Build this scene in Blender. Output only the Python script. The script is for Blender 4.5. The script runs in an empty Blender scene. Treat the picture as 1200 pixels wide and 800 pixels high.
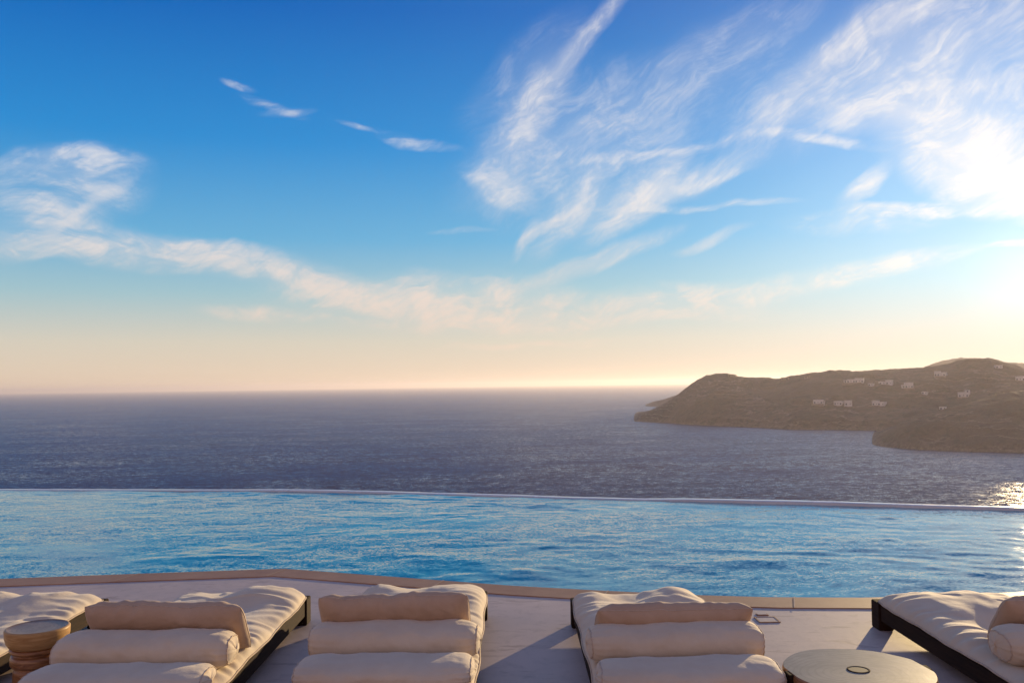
import bpy, bmesh, math, random
import numpy as np
from mathutils import Vector, Matrix, Euler

random.seed(7)
scn = bpy.context.scene
C = scn.collection
R = math.radians
F = 1050.0                       # focal length in pixels of a 1200 px wide picture
SUN_AZ, SUN_EL = R(30.8), R(5.9)   # azimuth to the right of +Y
SEA_Z = -62.0

# ------------------------------------------------------------------ camera
cam_d = bpy.data.cameras.new('camera'); cam = bpy.data.objects.new('camera', cam_d); C.objects.link(cam)
cam_d.sensor_width = 36; cam_d.lens = 36*F/1200; cam_d.clip_start = .05; cam_d.clip_end = 90000
cam.matrix_world = Matrix.Translation((0, 0, 1.7+0.0)) @ Euler((R(90+2.75), 0, 0)).to_matrix().to_4x4() @ Matrix.Rotation(R(-0.83), 4, 'Z')
scn.camera = cam
CAM = Vector((0, 0, 1.7))
_M = cam.matrix_world.to_3x3()
def ray(px, py): return (_M @ Vector(((px-600)/F, (400-py)/F, -1))).normalized()
def on_z(px, py, z=0.0):
    d = ray(px, py); t = (z-CAM.z)/d.z
    return CAM + d*t
def azel(px, py):
    d = ray(px, py); return math.degrees(math.atan2(d.x, d.y)), math.degrees(math.asin(d.z))

# ------------------------------------------------------------------ numpy noise
def vnoise(x, y, seed=0):
    xi = np.floor(x).astype(np.int64); yi = np.floor(y).astype(np.int64)
    xf = x-xi; yf = y-yi
    def h(a, b):
        n = (a*374761393 + b*668265263 + seed*974634777) & 0xffffffff
        n = ((n ^ (n >> 13))*1274126177) & 0xffffffff
        return ((n ^ (n >> 16)) & 0xffff)/65535.0
    u = xf*xf*xf*(xf*(xf*6-15)+10); v = yf*yf*yf*(yf*(yf*6-15)+10)
    return (h(xi, yi)*(1-u)+h(xi+1, yi)*u)*(1-v)+(h(xi, yi+1)*(1-u)+h(xi+1, yi+1)*u)*v*1.0
def fbm(x, y, oct=4, seed=0, rough=.5):
    s = 0; a = 1; t = 0
    for k in range(oct):
        s = s+a*(vnoise(x*2**k+17.3*k, y*2**k-9.1*k, seed+k)-.5); t += a; a *= rough
    return s/t*2
def sstep(a, b, x):
    t = np.clip((x-a)/(b-a), 0, 1); return t*t*(3-2*t)

# ------------------------------------------------------------------ objects
def tag(o, label=None, cat=None, group=None, kind=None):
    if label: o['label'] = label
    if cat: o['category'] = cat
    if group: o['group'] = group
    if kind: o['kind'] = kind
    return o
def link(name, me, m=None, parent=None):
    o = bpy.data.objects.new(name, me); C.objects.link(o)
    if m: me.materials.append(m)
    if parent: o.parent = parent
    return o
def empty(name, loc=(0, 0, 0), rz=0):
    o = bpy.data.objects.new(name, None); C.objects.link(o); o.location = loc; o.rotation_euler = (0, 0, rz)
    o.empty_display_size = .1
    return o
def obj(name, bm, m, parent=None, smooth=False, bevel=0):
    if bevel:
        bmesh.ops.bevel(bm, geom=bm.edges[:], offset=bevel, segments=2, affect='EDGES', clamp_overlap=True)
    bmesh.ops.recalc_face_normals(bm, faces=bm.faces)
    me = bpy.data.meshes.new(name); bm.to_mesh(me); bm.free()
    if smooth: me.polygons.foreach_set('use_smooth', [True]*len(me.polygons))
    return link(name, me, m, parent)
def grid_mesh(name, P, closed_u=False, closed_v=False, smooth=True):
    """P: (nu,nv,3) array -> quad mesh"""
    nu, nv = P.shape[:2]
    idx = np.arange(nu*nv).reshape(nu, nv)
    a = idx if not closed_u else np.vstack([idx, idx[:1]])
    if closed_v: a = np.hstack([a, a[:, :1]])
    q = np.stack([a[:-1, :-1], a[1:, :-1], a[1:, 1:], a[:-1, 1:]], -1).reshape(-1, 4)
    me = bpy.data.meshes.new(name)
    me.vertices.add(nu*nv); me.vertices.foreach_set('co', P.reshape(-1).astype(np.float32))
    me.loops.add(q.size); me.loops.foreach_set('vertex_index', q.reshape(-1).astype(np.int32))
    me.polygons.add(len(q)); me.polygons.foreach_set('loop_start', np.arange(0, q.size, 4, dtype=np.int32))
    me.polygons.foreach_set('use_smooth', np.full(len(q), smooth))
    me.update(calc_edges=True); me.validate()
    return me
def bx(bm, c, s, rot=None):
    r = bmesh.ops.create_cube(bm, size=1)
    M = Matrix.Translation(c) @ (rot.to_4x4() if rot else Matrix.Identity(4)) @ Matrix.Diagonal((*s, 1))
    bmesh.ops.transform(bm, matrix=M, verts=r['verts'])
def box_bm(c, s):
    bm = bmesh.new(); bx(bm, c, s); return bm

# ------------------------------------------------------------------ material helpers
class N:
    def __init__(s, tree): s.t = tree; s.n = tree.nodes; s.l = tree.links
    def put(s, sock, v):
        if isinstance(v, bpy.types.NodeSocket): s.l.new(v, sock)
        elif v is not None: sock.default_value = v
    def new(s, typ, ins=None, out=0, **kw):
        nd = s.n.new(typ)
        for k, v in kw.items(): setattr(nd, k, v)
        for k, v in (ins or {}).items(): s.put(nd.inputs[k], v)
        return nd.outputs[out]
    def m(s, op, a, b=None, c=None, clamp=False):
        i = {0: a}
        if b is not None: i[1] = b
        if c is not None: i[2] = c
        return s.new('ShaderNodeMath', i, operation=op, use_clamp=clamp)
    def vm(s, op, a, b=None, scale=None, out=0):
        i = {0: a}
        if b is not None: i[1] = b
        if scale is not None: i['Scale'] = scale
        return s.new('ShaderNodeVectorMath', i, out=out, operation=op)
    def mr(s, v, a, b, c=0., d=1., smooth=True):
        return s.new('ShaderNodeMapRange', {0: v, 1: a, 2: b, 3: c, 4: d}, interpolation_type='SMOOTHSTEP' if smooth else 'LINEAR')
    def noise(s, vec, scale, detail=4, rough=.5, dist=0, dim='3D', out=0):
        return s.new('ShaderNodeTexNoise', {'Vector': vec, 'Scale': scale, 'Detail': detail, 'Roughness': rough, 'Distortion': dist}, out=out, noise_dimensions=dim)
    def ramp(s, f, stops):
        nd = s.n.new('ShaderNodeValToRGB'); e = nd.color_ramp.elements
        while len(e) < len(stops): e.new(.5)
        for k, (p, c) in enumerate(stops): e[k].position = p; e[k].color = (*c, 1)
        s.put(nd.inputs[0], f); return nd.outputs[0]
    def mix(s, f, a, b, mode='MIX'):
        nd = s.n.new('ShaderNodeMix'); nd.data_type = 'RGBA'; nd.blend_type = mode
        s.put(nd.inputs[0], f); s.put(nd.inputs[6], a); s.put(nd.inputs[7], b); return nd.outputs[2]
    def bump(s, h, strength, dist, normal=None):
        i = {'Height': h, 'Strength': strength, 'Distance': dist}
        if normal is not None: i['Normal'] = normal
        return s.new('ShaderNodeBump', i)
def c4(c): return (*c, 1)
def material(name, f):
    m = bpy.data.materials.new(name); m.use_nodes = True; t = m.node_tree; t.nodes.clear(); n = N(t)
    out = t.nodes.new('ShaderNodeOutputMaterial')
    b = f(n)
    t.links.new(b, out.inputs['Surface']); return m
def bsdf(n, color, rough=.6, normal=None, **kw):
    i = {'Base Color': color if isinstance(color, bpy.types.NodeSocket) else c4(color), 'Roughness': rough}
    if normal is not None: i['Normal'] = normal
    for k, v in kw.items(): i[k.replace('_', ' ')] = v
    return n.new('ShaderNodeBsdfPrincipled', i)
def pos(n, kind='Object'):
    if kind == 'World': return n.new('ShaderNodeNewGeometry', out=0)
    return n.new('ShaderNodeTexCoord', out={'Object': 3, 'Generated': 0}[kind])

def mk_fabric(n):
    p = pos(n)
    big = n.noise(p, 3.5, 4, .6); fine = n.noise(p, 420, 2, .6); mid = n.noise(p, 28, 5, .65)
    col = n.ramp(big, [(.3, (.54, .43, .30)), (.7, (.65, .54, .385))])
    col = n.mix(n.mr(fine, .35, .7, 0, .25), col, c4((.45, .35, .27)))
    nm = n.bump(mid, .30, .006); nm = n.bump(fine, .25, .0015, nm)
    return bsdf(n, col, .85, nm, Sheen_Weight=.25, Sheen_Roughness=.5)
def mk_tan_linen(n):
    p = pos(n)
    big = n.noise(p, 3.5, 4, .6); fine = n.noise(p, 420, 2, .6); mid = n.noise(p, 24, 5, .65)
    col = n.ramp(big, [(.3, (.42, .28, .18)), (.7, (.53, .37, .245))])
    col = n.mix(n.mr(fine, .35, .7, 0, .25), col, c4((.33, .23, .15)))
    return bsdf(n, col, .85, n.bump(fine, .25, .0015, n.bump(mid, .35, .006)), Sheen_Weight=.15, Sheen_Roughness=.5)
def mk_piping(n):
    p = pos(n); return bsdf(n, n.ramp(n.noise(p, 40, 3), [(.3, (.42, .32, .23)), (.7, (.55, .43, .32))]), .85)
def mk_deck(n):
    p = pos(n, 'World')
    a = n.noise(p, 1.1, 6, .6); b = n.noise(p, 9, 5, .65, .6); c = n.noise(p, 160, 3, .6)
    col = n.ramp(a, [(.28, (.42, .325, .275)), (.5, (.53, .42, .36)), (.75, (.60, .49, .43))])
    col = n.mix(n.mr(b, .48, .72, 0, .42), col, c4((.35, .27, .23)))
    # darker scuffs and dried water stains
    st = n.noise(n.vm('MULTIPLY', p, (1.1, 3.2, 1)), 1.7, 5, .7, 1.4)
    col = n.mix(n.mr(st, .57, .66, 0, .55), col, c4((.30, .215, .175)))
    col = n.mix(n.mr(c, .55, .75, 0, .22), col, c4((.28, .23, .20)))
    nm = n.bump(b, .22, .006); nm = n.bump(c, .3, .0015, nm)
    return bsdf(n, col, n.mr(a, .3, .7, .5, .68), nm)
def mk_coping(n):
    p = pos(n, 'World')
    a = n.noise(p, 2.2, 6, .65); c = n.noise(p, 120, 4, .65)
    col = n.ramp(a, [(.3, (.32, .155, .072)), (.7, (.44, .24, .125))])
    col = n.mix(n.mr(c, .5, .75, 0, .35), col, c4((.24, .15, .10)))
    return bsdf(n, col, .6, n.bump(c, .4, .002))
def mk_joint(n): return bsdf(n, (.50, .36, .25), .85)
def wood(n, dark, light, scale, axis=(1, 12, 12), rough=.45):
    p = pos(n); q = n.vm('MULTIPLY', p, axis)
    g = n.noise(q, scale, 8, .65, .8); k = n.noise(p, 2.0, 3, .5)
    col = n.ramp(n.m('ADD', n.m('MULTIPLY', g, .75), n.m('MULTIPLY', k, .25)), [(.33, dark), (.66, light)])
    return bsdf(n, col, rough, n.bump(g, .35, .003), Specular_IOR_Level=.15)
def mk_darkwood(n): return wood(n, (.012, .006, .004), (.040, .020, .011), 5, (14, 1.2, 14), .85)
def mk_trunkwood(n):
    p = pos(n); q = n.vm('MULTIPLY', p, (1, 1, 6))
    g = n.noise(q, 9, 8, .65, 1.2); ring = n.noise(p, 5, 4, .6)
    col = n.ramp(g, [(.3, (.12, .045, .018)), (.5, (.30, .13, .048)), (.72, (.46, .24, .095))])
    col = n.mix(n.mr(ring, .45, .7, 0, .5), col, c4((.16, .06, .022)))
    return bsdf(n, col, .38, n.bump(g, .5, .004))
def mk_bowlwood(n): return wood(n, (.30, .155, .055), (.56, .35, .15), 6, (1, 1, 9), .4)
def mk_stool_top(n):
    p = pos(n)
    r = n.vm('LENGTH', n.vm('ADD', n.vm('MULTIPLY', p, (1, 1, 0)), n.vm('SCALE', n.noise(p, 6, 3, .5, out=1), scale=.05)), out=1)
    rings = n.m('SINE', n.m('MULTIPLY', r, 260))
    g = n.noise(p, 14, 6, .65, .5)
    col = n.ramp(g, [(.3, (.20, .12, .065)), (.7, (.38, .26, .155))])
    col = n.mix(n.mr(rings, -.2, 1, 0, .28), col, c4((.15, .085, .045)))
    return bsdf(n, col, .4, n.bump(g, .3, .002))
def mk_slabtop(n):
    p = pos(n)
    r = n.vm('LENGTH', n.vm('ADD', n.vm('MULTIPLY', p, (1, 1.15, 0)), n.vm('SCALE', n.noise(p, 3, 3, .5, out=1), scale=.12)), out=1)
    rings = n.m('SINE', n.m('MULTIPLY', r, 190))
    g = n.noise(p, 9, 7, .65, .8)
    col = n.ramp(g, [(.3, (.14, .105, .078)), (.7, (.26, .205, .155))])
    col = n.mix(n.mr(rings, .2, 1, 0, .42), col, c4((.10, .07, .048)))
    cr = n.noise(n.vm('MULTIPLY', p, (1.5, 9, 1)), 3, 6, .7, .6)
    col = n.mix(n.mr(cr, .56, .66, 0, .6), col, c4((.08, .055, .038)))
    a = n.m('ABSOLUTE', n.m('ARCTAN2', n.new('ShaderNodeSeparateXYZ', {0: p}, out=1), n.new('ShaderNodeSeparateXYZ', {0: p}, out=0)))
    return bsdf(n, col, .42, n.bump(g, .3, .002))
def mk_metal(n):
    p = pos(n); g = n.noise(p, 60, 4)
    return bsdf(n, n.ramp(g, [(.3, (.03, .022, .016)), (.7, (.08, .055, .04))]), .85, Specular_IOR_Level=.1)
def mk_dark(n): return bsdf(n, (.015, .013, .012), .6)
def slopes(n, p, layers):
    v = None
    for sc, st, k, rough in layers:
        c = n.noise(n.vm('MULTIPLY', p, st), sc, 2, rough, 0, out=1)
        c = n.vm('MULTIPLY', n.vm('SUBTRACT', c, (.5, .5, .5)), (k*.6, k, 0))
        v = c if v is None else n.vm('ADD', v, c)
    return v
def mk_pool(n):
    p = pos(n, 'World')
    cal = n.mr(n.noise(n.vm('MULTIPLY', p, (.6, 1.3, 0)), .55, 3, .5, .6), .35, .62, .55, 1.25)
    v = slopes(n, p, ((4.5, (.6, 1.5, 0), .07, .55), (15, (.7, 1.4, 0), .17, .55), (45, (.8, 1.2, 0), .28, .5), (120, (.8, 1.2, 0), .22, .5)))
    nm = n.vm('NORMALIZE', n.vm('ADD', n.new('ShaderNodeNewGeometry', out=1), n.vm('SCALE', v, scale=cal)))
    blotch = n.noise(n.vm('MULTIPLY', p, (1, 2.2, 1)), .8, 4, .6, .5)
    x = n.new('ShaderNodeSeparateXYZ', {0: p}, out=0)
    col = n.ramp(blotch, [(.3, (.003, .24, .35)), (.7, (.012, .34, .44))])
    return bsdf(n, col, .06, nm, IOR=1.33, Specular_IOR_Level=.5)
def mk_sea(n):
    p = pos(n, 'World')
    w0 = n.noise(n.vm('MULTIPLY', p, (1, .5, 0)), .010, 4, .6, .3)
    gust = n.mr(n.noise(n.vm('MULTIPLY', p, (.35, 1, 0)), .012, 5, .62, .5), .35, .65, .65, 1.15)
    v = slopes(n, p, ((1.7, (1, .8, 0), .80, .6), (.45, (.5, .9, 0), .62, .6), (.09, (.25, 1, 0), .20, .6)))
    v = n.vm('SCALE', v, scale=gust)
    # crests lean towards the shore, so their faces show the higher sky
    nm = n.vm('NORMALIZE', n.vm('ADD', v, (0, -.18, 1)))
    col = n.ramp(w0, [(.35, (.038, .010, .020)), (.65, (.052, .018, .032))])
    crest = n.noise(n.vm('MULTIPLY', p, (.5, 1, 0)), .30, 5, .7, .3)
    col = n.mix(n.mr(crest, .62, .76, 0, .35), col, c4((.16, .15, .18)))
    return bsdf(n, col, .16, nm, IOR=1.33)
def mk_rim(n):
    p = pos(n, 'World'); a = n.noise(p, 1.5, 5, .6)
    return bsdf(n, n.ramp(a, [(.3, (.66, .64, .62)), (.7, (.82, .80, .78))]), n.mr(a, .35, .65, .10, .35), n.bump(n.noise(p, 20, 3), .25, .004))
def mk_hill(n):
    p = pos(n, 'World')
    a = n.noise(p, .012, 7, .62, .3); b = n.noise(p, .10, 6, .7, .4); d = n.noise(p, .35, 4, .6)
    col = n.ramp(a, [(.3, (.062, .043, .028)), (.5, (.105, .072, .048)), (.72, (.18, .125, .085))])
    col = n.mix(n.mr(b, .50, .60, 0, .75), col, c4((.040, .044, .022)))
    col = n.mix(n.mr(d, .60, .72, 0, .45), col, c4((.27, .22, .165)))
    z = n.new('ShaderNodeSeparateXYZ', {0: p}, out=2)
    zz = n.m('ADD', z, n.m('MULTIPLY', a, 46))
    band = n.m('FRACT', n.m('MULTIPLY', zz, .135))
    fieldm = n.mr(n.noise(p, .006, 3, .5), .48, .58, 0, .8)
    col = n.mix(n.m('MULTIPLY', n.mr(band, .84, .93), fieldm), col, c4((.27, .22, .17)))
    plots = n.new('ShaderNodeTexVoronoi', {'Vector': n.vm('MULTIPLY', p, (1, .6, 0)), 'Scale': .014}, out=1)
    pv_ = n.new('ShaderNodeSeparateColor', {0: plots}, out=0)
    col = n.mix(n.mr(pv_, .3, .9, 0, .40), col, c4((.17, .12, .08)))
    shore = n.mr(n.m('ADD', z, n.m('MULTIPLY', b, 10)), SEA_Z+4, SEA_Z+13, .8, 0)
    col = n.mix(shore, col, n.ramp(d, [(.3, (.11, .085, .06)), (.7, (.30, .24, .18))]))
    nm = n.bump(b, 1, 5.0); nm = n.bump(d, .8, 1.5, nm)
    return bsdf(n, col, .9, nm)
def mk_white(n):
    p = pos(n, 'World'); a = n.noise(p, .3, 4)
    return bsdf(n, n.ramp(a, [(.3, (.52, .50, .47)), (.7, (.64, .62, .59))]), .75)
def mk_stonewall(n):
    p = pos(n, 'World'); a = n.noise(p, .8, 4, .6)
    return bsdf(n, n.ramp(a, [(.35, (.20, .16, .12)), (.65, (.36, .30, .24))]), .9)
def mk_glass(n): return bsdf(n, (.02, .03, .04), .12, IOR=1.5)
def mk_shutter(n): return bsdf(n, (.10, .16, .22), .6)

M = {k: material(k, f) for k, f in dict(linen_fabric=mk_fabric, linen_piping=mk_piping, tan_linen=mk_tan_linen, micro_cement=mk_deck, sandstone=mk_coping,
     mortar=mk_joint, dark_wood=mk_darkwood, trunk_wood=mk_trunkwood, bowl_wood=mk_bowlwood, stool_wood=mk_stool_top, slab_wood=mk_slabtop, bronze=mk_metal,
     dark_gap=mk_dark, pool_water=mk_pool, sea_water=mk_sea, rim_stone=mk_rim, scrub_hill=mk_hill, white_render=mk_white,
     stone_wall=mk_stonewall, window_glass=mk_glass, blue_shutter=mk_shutter).items()}

# ------------------------------------------------------------------ pool outline (world metres, from the terrace)
NEAR = [on_z(*p, 0.0) for p in ((-260, 686), (0, 678.5), (160, 672.5), (333, 666.5), (440, 674.5), (600, 686.5), (700, 692), (815, 697.5), (900, 700), (1010, 700.5), (1100, 698.5), (1190, 694), (1400, 678))]
FAR = [on_z(*p, -0.03) for p in ((-260, 573), (0, 574), (300, 575.2), (450, 577.2), (1200, 598), (1400, 603.5))]
nx = np.array([p.x for p in NEAR]); ny = np.array([p.y for p in NEAR])
fx = np.array([p.x for p in FAR]); fy = np.array([p.y for p in FAR])
X0, X1 = -12.5, 8.5
def nearY(x): return np.interp(x, nx, ny)
def farY(x): return np.interp(x, fx, fy)
WZ = -.035
# pool water with real ripples
nu, nv = 1300, 420
xs = np.linspace(X0, X1, nu); ts = np.linspace(0, 1, nv)
Xg = np.repeat(xs[:, None], nv, 1)
Yg = (nearY(xs)-.06)[:, None]*(1-ts)[None]+(farY(xs)+.0)[:, None]*ts[None]
rng = np.random.RandomState(3)
Z = np.zeros_like(Xg)
wx = Xg+.35*fbm(Xg*.6, Yg*.6, 3, 5); wy = Yg+.35*fbm(Xg*.6+9, Yg*.6+4, 3, 6)
for k in range(26):
    lam = .16*(1.8/.16)**rng.rand(); th = rng.normal(R(95), R(38)); kk = 2*math.pi/lam
    Z += .0012*lam*np.sin(kk*(wx*math.cos(th)+wy*math.sin(th))+rng.rand()*6.28)
patch = .55+1.0*sstep(.0, .5, fbm(Xg*.35, Yg*.8, 3, 11))
Z *= patch
Z += .0014*fbm(wx*3.1, wy*4.6, 4, 21)*patch
# stirred patches over the water jets: rings and chop
for (px, py, rad, amp) in ((700, 655, 1.1, .010), (1150, 655, .8, .013), (885+60, 636, .6, .009), (1045, 608, .8, .010), (330, 640, 1.0, .005), (440, 655, .8, .006), (1005, 673, .5, .006), (790, 600, .9, .006)):
    c = on_z(px, py, WZ); r = np.hypot(Xg-c.x, (Yg-c.y)*.9); g = np.exp(-(r/rad)**2)
    Z += amp*.13*g*np.sin(r*2*math.pi/.26+2*fbm(Xg*1.5, Yg*1.5, 2, int(px)))
    Z += amp*.30*g*fbm(Xg*6, Yg*7, 3, int(px)+3)
# little welling humps above the jets
for (px, py) in ((1147, 672), (1108, 672), (1040, 607), (1075, 637), (1042, 632)):
    c = on_z(px, py, WZ); r2 = ((Xg-c.x)/.10)**2+((Yg-c.y)/.09)**2
    Z += .007*np.exp(-r2)*(1+.8*fbm(Xg*16, Yg*16, 2, 3))
Z += WZ
pool = link('pool_water', grid_mesh('pool_water', np.stack([Xg, Yg, Z], -1)), M['pool_water']); tag(pool, kind='structure')

# overflow rim of the infinity edge
xr = np.linspace(X0-.3, X1+.3, 420)
fyr = farY(xr)
hh = .010+.012*fbm(xr*.45, xr*0, 3, 8)
hh = hh+.022*sstep(1.8, 2.6, xr)+.012*np.exp(-((xr+3)/1.2)**2)
prof = [(-.01, -.5), (-.01, 0), (.03, .006), (.15, .004), (.18, -.02), (.20, -.4), (.20, -3.2)]
P = np.zeros((len(xr), len(prof), 3))
for j, (dy, dz) in enumerate(prof):
    P[:, j, 0] = xr; P[:, j, 1] = fyr+dy; P[:, j, 2] = WZ+dz+(hh if -.1 < dz < .1 else 0)
rim = link('pool_wall', grid_mesh('pool_wall', P, smooth=False), M['rim_stone'])
tag(rim, 'thin pale overflow wall along the far side of the infinity pool', 'pool wall')

# pool sides and floor (under the water)
bm = bmesh.new()
prev = None
for x in np.linspace(X0, X1, 60):
    a = bm.verts.new((x, nearY(x)-.02, -.06)); b = bm.verts.new((x, nearY(x)-.02, -1.3)); c = bm.verts.new((x, farY(x), -1.3))
    if prev: bm.faces.new((prev[0], a, b, prev[1])); bm.faces.new((prev[1], b, c, prev[2]))
    prev = (a, b, c)
tag(obj('pool_floor', bm, M['rim_stone']), kind='structure')

# coping band and terrace
CW = .34
def offs(x):  # outer coping edge
    return nearY(x)-CW
bm = bmesh.new()
xc = sorted(set(list(np.linspace(X0-1, X1+1, 150)))|set(nx.tolist()))
xc = [x for x in xc if X0-1 <= x <= X1+1]
def strip(bm, xs, y0, y1, z0, z1):
    """slab with top at z1 and down to z0"""
    pv = None
    for x in xs:
        v = [bm.verts.new((x, y0(x), z0)), bm.verts.new((x, y0(x), z1)), bm.verts.new((x, y1(x)-.012, z1)), bm.verts.new((x, y1(x), z1-.012)), bm.verts.new((x, y1(x), z0))]
        if pv:
            for k in range(4): bm.faces.new((pv[k], v[k], v[k+1], pv[k+1]))
        pv = v
strip(bm, xc, offs, nearY, -.25, .008)
cop = obj('pool_coping', bm, M['sandstone']); tag(cop, kind='structure')
# mortar joints across the coping
bm = bmesh.new()
for (px, py) in ((163, 673), (336, 667), (-120, 680), (520, 681), (712, 692), (930, 700), (1120, 698)):
    c = on_z(px, py, 0); x = c.x; w = .006; sk = .10
    y1 = float(nearY(x)); y0 = float(offs(x))
    vs = [bm.verts.new(p) for p in ((x-w-sk, y0, .012), (x+w-sk, y0, .012), (x+w, y1-.014, .012), (x-w, y1-.014, .012))]
    bm.faces.new(vs)
tag(obj('coping_joints', bm, M['mortar'], cop))

bm = bmesh.new()
pv = None
for x in xc:
    a = bm.verts.new((x, -6, 0)); b = bm.verts.new((x, offs(x)+.02, 0))
    if pv: bm.faces.new((pv[0], a, b, pv[1]))
    pv = (a, b)
terrace = obj('terrace', bm, M['micro_cement']); tag(terrace, kind='structure')

# hillside falling from the terrace to the sea, hidden behind the pool
ga = np.linspace(-1, 1, 160); gb = np.linspace(0, 1, 80)
A, B = np.meshgrid(ga, gb, indexing='ij')
gx = A*(60+500*B); gy = -30+ (0*A)+B*230
prof_z = np.interp(gy, [-30, 18, 22, 120, 200], [-2.2, -3.2, -4.5, -45, -66])
gz = prof_z+fbm(gx*.05, gy*.05, 4, 31)*np.clip((gy-20)/40, 0, 1)*4
slope = link('ground', grid_mesh('ground', np.stack([gx, gy, gz], -1)), M['scrub_hill']); tag(slope, kind='structure')

# ------------------------------------------------------------------ sea
SEA_Y = 30000
bm = bmesh.new()
vs = [bm.verts.new(p) for p in ((-26000, -300, SEA_Z), (26000, -300, SEA_Z), (26000, SEA_Y, SEA_Z), (-26000, SEA_Y, SEA_Z))]
bm.faces.new(vs)
tag(obj('sea', bm, M['sea_water']), kind='structure')

# ------------------------------------------------------------------ headlands
def dist_for(px, py, z=SEA_Z):
    p = on_z(px, py, z); return math.hypot(p.x, p.y), math.atan2(p.x, p.y)
def elev_z(px, py, d):
    r = ray(px, py); return CAM.z + d*r.z/math.hypot(r.x, r.y)
def headland(name, shore, ridge, rdepth, naz=420, nd=260, amp=1.0, seed=1, back=500):
    """shore, ridge: pixel outlines turned into azimuth / distance / height tables"""
    sa, sd = zip(*[(dist_for(*p)[1], dist_for(*p)[0]) for p in shore])
    ra, rz, rd = [], [], []
    for (px, py), dd in zip(ridge, rdepth):
        az = math.atan2(ray(px, py).x, ray(px, py).y); d0 = np.interp(az, sa, sd)+dd
        ra.append(az); rd.append(d0); rz.append(elev_z(px, py, d0))
    a = np.linspace(min(sa[0], ra[0])-.002, R(46), naz)
    S = np.interp(a, sa, sd); Rr = np.interp(a, ra, rd); Rz = np.interp(a, ra, rz)-SEA_Z
    t = np.linspace(0, 1, nd)
    T = np.where(t < .7, t/.7, 1+(t-.7)/.3)[None]         # 0..1 front, 1..2 back
    D = np.where(T <= 1, (S-12)[:, None]+(Rr-S+12)[:, None]*T, Rr[:, None]+back*(T-1))
    Xh = D*np.sin(a)[:, None]; Yh = D*np.cos(a)[:, None]
    f = np.clip(T, 0, 1)
    base = (1-(1-f)**1.75)
    cliff = .10*sstep(0, .06, f)
    H = Rz[:, None]*(base*.92+cliff*.8)
    over = np.clip(T-1, 0, 1); H = H*(1-over**1.6*1.1)
    gul = fbm(Xh*.006+.3*fbm(Xh*.01, Yh*.01, 3, seed+9), Yh*.006, 5, seed, .55)
    env = np.sin(np.clip(f, 0, 1)*math.pi*.93+.05)
    hgt = Rz[:, None]*.27*gul*env*amp
    small = 3.0*fbm(Xh*.05, Yh*.05, 4, seed+3, .6)*np.clip(f*6, 0, 1)
    # terraces / rock ledges
    led = .8*np.abs(fbm(Xh*.12, Yh*.12, 3, seed+5))*np.clip(f*6, 0, 1)
    edge = sstep(0, 1, (a-a[0])/R(.9))[:, None]; far = sstep(0, 1, (a-a[0])/R(2.4))[:, None]
    Zh = SEA_Z-3+ (H+3)*edge+(hgt+small+led)*edge*far
    Zh = np.where(T <= 0, SEA_Z-5, Zh)
    o = link(name, grid_mesh(name, np.stack([Xh, Yh, Zh], -1)), M['scrub_hill']); tag(o, kind='structure')
    return dict(a=a, T=np.broadcast_to(T, D.shape), D=D, Z=Zh, o=o)
ridge1 = [(738, 493), (746, 488.5), (757, 484.5), (768, 480), (781, 472.5), (796, 461), (806, 452.5), (817, 445), (828, 440), (838, 438.5), (852, 438.5), (865, 441.5), (880, 443.5), (914, 444.5), (925, 442), (950, 440), (985, 436.5), (1030, 433), (1060, 431.5), (1083, 430), (1110, 427), (1135, 422.5), (1160, 422), (1180, 427), (1200, 433), (1300, 437), (1450, 430)]
rd1 = [4, 14, 30, 50, 80, 110, 150, 190, 230, 260, 290, 310, 330, 350, 360, 380, 420, 460, 480, 500, 540, 560, 560, 560, 560, 600, 600]
shore1 = [(737, 492.5), (745, 493.4), (770, 494.5), (800, 496.5), (840, 498.5), (880, 500), (930, 502.7), (980, 503), (1030, 504), (1080, 506), (1200, 508), (1450, 505)]
HL1 = headland('hill', shore1, ridge1, rd1, naz=620, nd=280, seed=4)
ridge2 = [(1016, 519), (1024, 514), (1036, 507), (1050, 500), (1075, 489), (1100, 482), (1130, 473), (1160, 463), (1185, 458), (1200, 457), (1300, 440), (1450, 425)]
rd2 = [2, 14, 28, 45, 80, 110, 150, 190, 210, 225, 300, 350]
shore2 = [(1015, 519), (1030, 521.5), (1055, 524), (1080, 526), (1130, 527.8), (1200, 529.5), (1450, 540)]
HL2 = headland('hill', shore2, ridge2, rd2, naz=360, nd=200, seed=14, back=260)
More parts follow.
